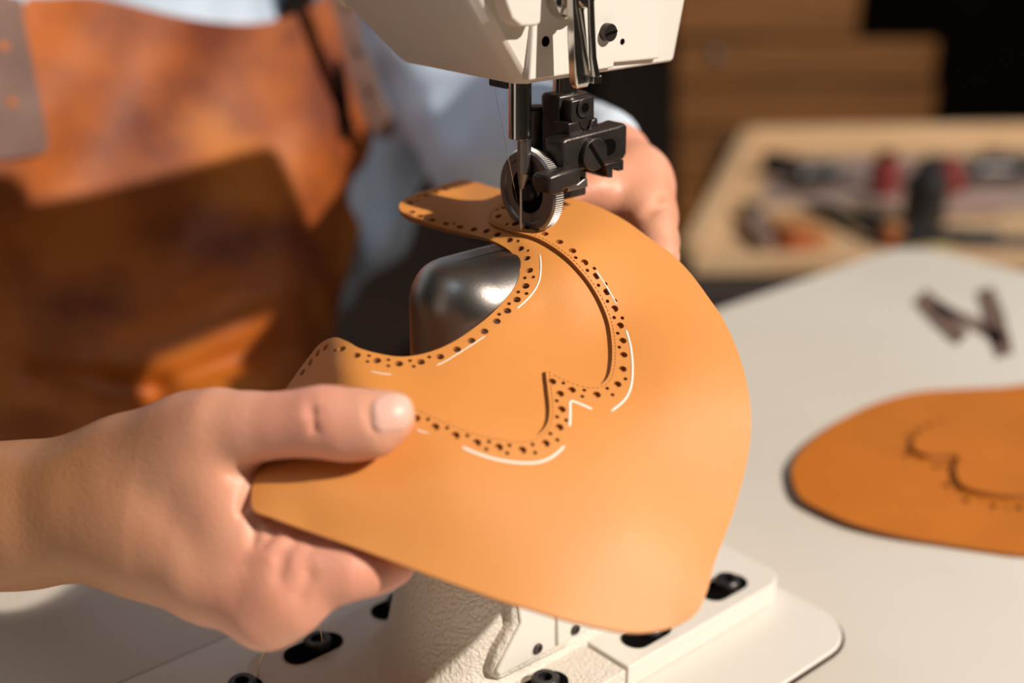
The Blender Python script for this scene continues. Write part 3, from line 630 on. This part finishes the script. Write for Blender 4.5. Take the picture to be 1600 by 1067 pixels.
# shirt
SH = [(ML(-.03, .57, .50), ML(-.02, .57, 1.06), .125, .110), (ML(.13, .57, .50), ML(.12, .57, 1.06), .125, .110), (sR, sL, .072, .072)]
SH += [(sR, ELB[0], .068, .060), (sL+np.array([0,.03,0]), ELL, .055, .043)]
SH += [(P(765, 208, np.array(.885)), P(952, 220, np.array(.60)), .050, .0155), (ELL, P(765, 208, np.array(.885)), .040, .045)]
SH += chain([(P(600, 40, np.array(.97)), .055), (P(590, 200, np.array(.95)), .045), (P(575, 330, np.array(.93)), .028), (P(545, 455, np.array(.91)), .012)], .02)
SH += chain([(P(700, 80, np.array(.96)), .04), (P(640, 180, np.array(.95)), .025)], .02)
def fold(G):
    x, y, z = G[..., 0], G[..., 1], G[..., 2]
    f = .0035*np.sin(55*x+40*z+3*np.sin(20*y+15*z))+.003*np.sin(90*z-50*x+25*y+2*np.sin(30*x))+.0015*np.sin(160*x+90*y-60*z)
    f += .0055*np.sin(75*x+35*z+2.5*np.sin(12*z+9*y)+1.0)*np.clip((x+.22)/.1, 0, 1)
    return (f*np.clip((.62-y)/.05, .1, 1)*np.clip((.02-x)/.05, .15, 1)).astype(np.float32)
V, F = sdf(SH, np.array([-.66, .0, .36]), np.array([.13, .80, 1.20]), .005, .022, (), fold)
pymesh('shirt', V, F, M['shirt'], pers)
# trousers: seated thighs
TR = [(ML(-.03, .55, .50), ML(.13, .55, .50), .15, .15), (ML(-.05, .52, .54), ML(-.10, .14, .56), .085, .065), (ML(.16, .52, .54), ML(.26, .14, .56), .085, .065), (ML(-.10, .14, .56), ML(-.10, .18, .10), .062, .045), (ML(.26, .14, .56), ML(.26, .18, .10), .062, .045)]
V, F = sdf(TR, np.array([-.75, -.2, .02]), np.array([.40, .85, .72]), .009, .03)
pymesh('trousers', V, F, M['trouser'], pers)
for a in (-.10, .26):
    bm = bmesh.new(); loft(bm, [[tuple(ML(a+x*s, .14+y, z)) for x, y in rrect(-.05, .05, -.18, .10, .045, 5)] for z, s in ((0, 1), (.025, 1), (.06, .9), (.10, .7))]); obj('boot', bm, M['black_plastic'], pers)
stool = empty('stool', ML(.05, .56, 0)); tag(stool, 'dark round stool under the seated person', 'stool')
bm = bmesh.new(); cyl(bm, (0, 0, .30), (0, 0, .34), .17, seg=40); obj('seat', bm, M['black_plastic'], stool, .01)
for k in range(4):
    t = k*math.pi/2+.6; bm = bmesh.new(); cyl(bm, (.18*math.cos(t), .18*math.sin(t), 0), (.12*math.cos(t), .12*math.sin(t), .30), .013, seg=12); obj('leg', bm, M['black'], stool)

# apron
APT = [(0,0,.77),(300,0,.845),(550,0,.915),(0,200,.755),(300,200,.825),(450,200,.85),(585,200,.905),(560,60,.91),(0,420,.75),(300,420,.80),(450,400,.82),(575,330,.90),(560,400,.885),(420,465,.775),(330,490,.76),(250,545,.745),(450,560,.765),(120,620,.715),(530,500,.845),(300,640,.72),(0,640,.70),(450,660,.755),(300,740,.705),(0,820,.665),(-250,0,.72),(-250,400,.70),(-250,800,.65),(500,650,.78),(150,470,.765)]
af = TPS(APT, 3e-4)
def ridge(px, py, a, b, w_, h):
    a = np.array(a, float); b = np.array(b, float); d = b-a; t = np.clip(((px-a[0])*d[0]+(py-a[1])*d[1])/(d@d), 0, 1); q = np.hypot(px-a[0]-t*d[0], py-a[1]-t*d[1]); return h*np.exp(-(q/w_)**2)
def adepth(px, py):
    return af(px, py)-ridge(px, py, (190, 550), (430, 455), 40, .012)-ridge(px, py, (430, 455), (470, 520), 35, .010)+ridge(px, py, (250, 610), (450, 530), 22, .012)-ridge(px, py, (320, 640), (520, 590), 35, .010)+ridge(px, py, (60, 590), (240, 620), 30, .012)+.002*np.sin(px/37.+py/60.)
AS = Surf(adepth)
apo = [(-260,-40),(-100,-25),(0,-12),(60,-4),(130,-6),(190,4),(250,19),(310,31),(370,37),(420,34),(465,20),(500,0),(512,-20),(525,10),(545,90),(570,165),(584,215),(584,260),(576,320),(560,370),(545,420),(532,470),(520,530),(510,600),(500,700),(430,728),(300,762),(150,812),(0,865),(-260,940)]
ap = sheet('apron', apo, [], AS, 0, .003, 14, [M['apron'], M['apron_edge']], pers, 8)
sheet('strap', [(508,-30),(525,30),(540,90),(556,150),(575,195),(590,214),(606,215),(617,207),(616,190),(596,150),(578,95),(560,40),(545,-30)], [], Surf(lambda x, y: adepth(x, y)*0+np.interp(y, [0, 120, 215], [.862, .862, .872])), .0, .003, 14, [M['strap'], M['apron_edge']], ap, 6, label='grey brown strap with punched holes')
st = Surf(lambda x, y: 0*x+np.interp(y, [0, 120, 215], [.862, .862, .872]))
for (x, y) in ((560, 82), (578, 143)):
    bm = bmesh.new(); p = st(np.array([(x, y)]))[0]; n = st.nrm(np.array([(x, y)]))[0]; cyl(bm, p+n*.0001, p+n*.0004, .0022, seg=16); obj('punched_hole', bm, M['hole'], ap)
bm = bmesh.new(); p = st(np.array([(546, 4)]))[0]; n = st.nrm(np.array([(546, 4)]))[0]; lathe(bm, [(.0055, 0), (.005, .0015), (.003, .0025), (0, .003)], p, n); obj('rivet', bm, M['brass'], ap, label='brass rivet on the strap')
sheet('patch', [(-80,-14),(20,-6),(36,40),(52,110),(64,180),(72,228),(66,238),(30,246),(-20,250),(-80,250)], [], AS, .003, .003, 14, [M['strap'], M['apron_edge']], ap, 6, label='grey brown leather patch at the left')
for (x, y) in ((4, 75), (18, 162)):
    bm = bmesh.new(); p = AS(np.array([(x, y)]))[0]; n = AS.nrm(np.array([(x, y)]))[0]; cyl(bm, p+n*.003, p+n*.0034, .003, seg=16); obj('punched_hole', bm, M['apron'], ap)
sheet('side_slit', [(523,95),(532,92),(540,120),(546,180),(540,216),(531,222),(526,190),(524,140)], [], AS, .0006, .0005, 10, [M['hole'], M['hole']], ap, 6, label='dark opening beside the strap')

# loose thread ends under the hand
def thr(pts, z1, label):
    bm = bmesh.new(); tube(bm, [P(x, y, np.array(d)) for x, y, d in pts], .00022, 6); return tag(obj('thread', bm, M['thread']), label, 'thread')
thr([(496, 950, .418), (499, 968, .436), (501, 985, .46), (504, 1003, .505)], 0, 'pale thread end hanging from the hand to the bed bolt')
thr([(418, 1004, .418), (411, 1022, .44), (404, 1040, .47), (402, 1062, .51)], 0, 'reddish thread end hanging below the knuckle at the bottom of the photo')

# ------------------------------------------------------------------ background: bench, tray, plank partition
BZ = .62
def gz(px, py, z=BZ): return onz(np.float64(px), np.float64(py), z)
bench = empty('workbench', (0, 0, 0)); tag(bench, 'low dark workbench behind the white table carrying the wooden tray', 'workbench')
c = [gz(1040, 470), gz(1128, 215), gz(2000, 195), gz(1900, 460)]
bm = bmesh.new(); prism(bm, [(p[0], p[1], BZ-.05) for p in c], (0, 0, .0495)); obj('benchtop', bm, M['dark'], bench, smooth=False)
cc = sum(c)/4
for p in c:
    q = p+(cc-p)*.08; bm = bmesh.new(); box(bm, (q[0]-.03, q[1]-.03, 0), (q[0]+.03, q[1]+.03, BZ-.0502)); obj('leg', bm, M['dark'], bench, smooth=False)
tray = empty('wooden_tray', (0, 0, 0)); tag(tray, 'pale wooden tray holding blurred leather tools behind the white table', 'tray')
tc_ = [gz(1078, 428), gz(1168, 238), gz(1900, 228), gz(1850, 420)]
bm = bmesh.new(); prism(bm, [(p[0], p[1], BZ+.0003) for p in tc_], (0, 0, .012)); obj('base', bm, M['pale_wood'], tray, .002)
for i in range(4):
    p, q = tc_[i], tc_[(i+1) % 4]; d = (q-p)/np.linalg.norm(q-p); s = np.array([-d[1], d[0], 0])*.011; hh = .038 if i != 3 else .022
    bm = bmesh.new(); prism(bm, [(*(p-s)[:2], BZ+.0005), (*(q-s)[:2], BZ+.0005), (*(q+s)[:2], BZ+.0005), (*(p+s)[:2], BZ+.0005)], (0, 0, hh)); obj('rim', bm, M['pale_wood'], tray, .003)
bm = bmesh.new(); prism(bm, [(*gz(x, y, BZ+.012)[:2], BZ+.0124) for x, y in ((1185, 318), (1222, 250), (1900, 245), (1900, 328))], (0, 0, .002)); obj('felt_liner', bm, M['mat_grey'], tray, smooth=False, label='mauve grey felt lining')
TT = BZ+.0127
def place(name, px, py, z=TT+.0022, rz=0): p = gz(px, py, z); return empty(name, (p[0], p[1], z), rz)
def tool(px, py, rz, ln, m1, m2, label, z=TT+.0022, r=.011):
    t = place('awl', px, py, z, rz); tag(t, label, 'tool')
    bm = bmesh.new(); lathe(bm, [(0, -ln*.45), (r*.8, -ln*.43), (r, -ln*.3), (r*.75, -ln*.1), (r*.9, 0), (r*.5, ln*.06), (0, ln*.06)], (0, 0, r), (1, 0, 0), 20); obj('handle', bm, m1, t)
    bm = bmesh.new(); cyl(bm, (ln*.05, 0, r), (ln*.5, 0, r), r*.3, r*.08, seg=12); obj('blade', bm, m2, t); return t
def plier(px, py, rz, s, label, m1, z):
    t = place('pliers', px, py, z, rz); tag(t, label, 'pliers')
    for k in (-1, 1):
        bm = bmesh.new(); tube(bm, [(0, 0, .0125), (-.03*s, k*.012*s, .0125), (-.07*s, k*.022*s, .0125), (-.11*s, k*.018*s, .0125)], [.006, .0075, .008, .006], 10); obj('handle', bm, m1, t)
    bm = bmesh.new(); tube(bm, [(-.005, 0, .0125), (.01, 0, .0125), (.035*s, 0, .0125), (.055*s, 0, .0125)], [.008, .012, .009, .003], 12); obj('jaw', bm, M['steel'], t)
def jar(px, py, r, h, m, label, lid=None, z=TT+.0022):
    t = place('bottle', px, py, z); tag(t, label, 'bottle')
    bm = bmesh.new(); lathe(bm, [(0, 0), (r, 0), (r, h*.75), (r*.6, h*.88), (r*.55, h*.88), (0, h*.88)], seg=28); obj('glass_body', bm, m, t)
    bm = bmesh.new(); lathe(bm, [(r*.58, h*.84), (r*.62, h*.84), (r*.62, h), (0, h)], seg=28); obj('cap', bm, lid or M['black_plastic'], t)
def spool(px, py, r, h, m, label, z=TT):
    t = place('thread_spool', px, py, z); tag(t, label, 'thread spool')
    bm = bmesh.new(); lathe(bm, [(0, .003), (r, .003), (r*1.05, h/2), (r, h-.003), (0, h-.003)], seg=28); obj('winding', bm, m, t)
    for zz in (0, h-.003):
        bm = bmesh.new(); cyl(bm, (0, 0, zz), (0, 0, zz+.003), r*1.15, seg=28); obj('flange', bm, M['tan_tool'], t)
plier(1180, 352, 1.7, 1.0, 'grey pliers with open handles near the left rim of the tray', M['mat_grey'], TT)
tool(1296, 292, .4, .13, M['black_plastic'], M['steel'], 'black handled awl lying on the felt left of the others', r=.020)
tool(1240, 276, -.5, .10, M['black_plastic'], M['steel'], 'dark stubby tool leaning across the felt at the left', r=.016)
jar(1380, 302, .020, .055, M['red_plastic'], 'dark red bottle standing on the felt in mid tray', M['black_plastic'])
spool(1236, 385, .022, .030, M['spool'], 'rust brown thread spool in front of the felt')
spool(1275, 382, .014, .016, M['tan_tool'], 'small tan spool right of the rust spool')
plier(1316, 352, 2.2, 1.15, 'black pliers lying diagonally in the front of the tray', M['black_plastic'], TT)
spool(1392, 386, .011, .026, M['spool'], 'little brown spool beside the table corner')
jar(1442, 345, .026, .070, M['black_plastic'], 'black bottle standing in the tray behind the table corner', z=TT)
jar(1480, 300, .020, .045, M['red_plastic'], 'bright red pot right of the black bottle', M['red_plastic'])
tool(1515, 290, .1, .16, M['black_plastic'], M['steel'], 'thick black handled tool at the right of the red pot', r=.022)
tool(1600, 285, -.2, .14, M['black_plastic'], M['steel'], 'black handled tool touching the right edge of the photo', r=.022)
tool(1560, 335, .2, .20, M['mat_grey'], M['steel'], 'long grey tool lying at the front edge of the felt', z=TT, r=.010)
t = place('card', 1490, 372, TT, .3); tag(t, 'pale yellow card lying in the front of the tray', 'card')
bm = bmesh.new(); box(bm, (-.05, -.03, 0), (.05, .03, .002)); obj('card_sheet', bm, M['yellow'], t)
t = place('knife', 1560, 385, TT, -.15); tag(t, 'dark knife lying along the front rim of the tray', 'knife')
bm = bmesh.new(); box(bm, (-.13, -.012, .001), (0, .012, .018)); obj('handle', bm, M['black_plastic'], t, .004)
bm = bmesh.new(); prism(bm, [(0, -.011, .008), (.12, -.011, .008), (.10, .011, .008), (0, .011, .008)], (0, 0, .002)); obj('blade', bm, M['steel'], t, smooth=False)
# plank partition with a stepped end
def yp(px, py, y): r = ray(np.float64(px), np.float64(py)); return CAM+r*((y-CAM[1])/r[1])
YW = 2.30
part_ = empty('plank_partition', (0, 0, 0)); tag(part_, 'brown wooden plank partition with a stepped right end behind the tray', 'partition')
edges = [(-300, -90, 1335), (-90, 62, 1338), (62, 132, 1458), (132, 204, 1456), (204, 290, 2300), (290, 380, 2300), (380, 470, 2300), (470, 700, 2300)]
for (y0, y1, xr) in edges:
    a = yp(1058, y0, YW); b = yp(xr, y1, YW); g = .004
    bm = bmesh.new(); z0 = max(.0, b[2]+g); box(bm, (a[0], YW, z0), (b[0], YW+.03, a[2]-g)); obj('plank', bm, M['wood'], part_, .004)
for (px, py) in ((1118, 88),):
    p = yp(px, py, YW); bm = bmesh.new(); lathe(bm, [(.016, 0), (.014, .006), (0, .009)], (p[0], YW, p[2]), (0, -1, 0)); obj('nail_head', bm, M['steel'], part_)
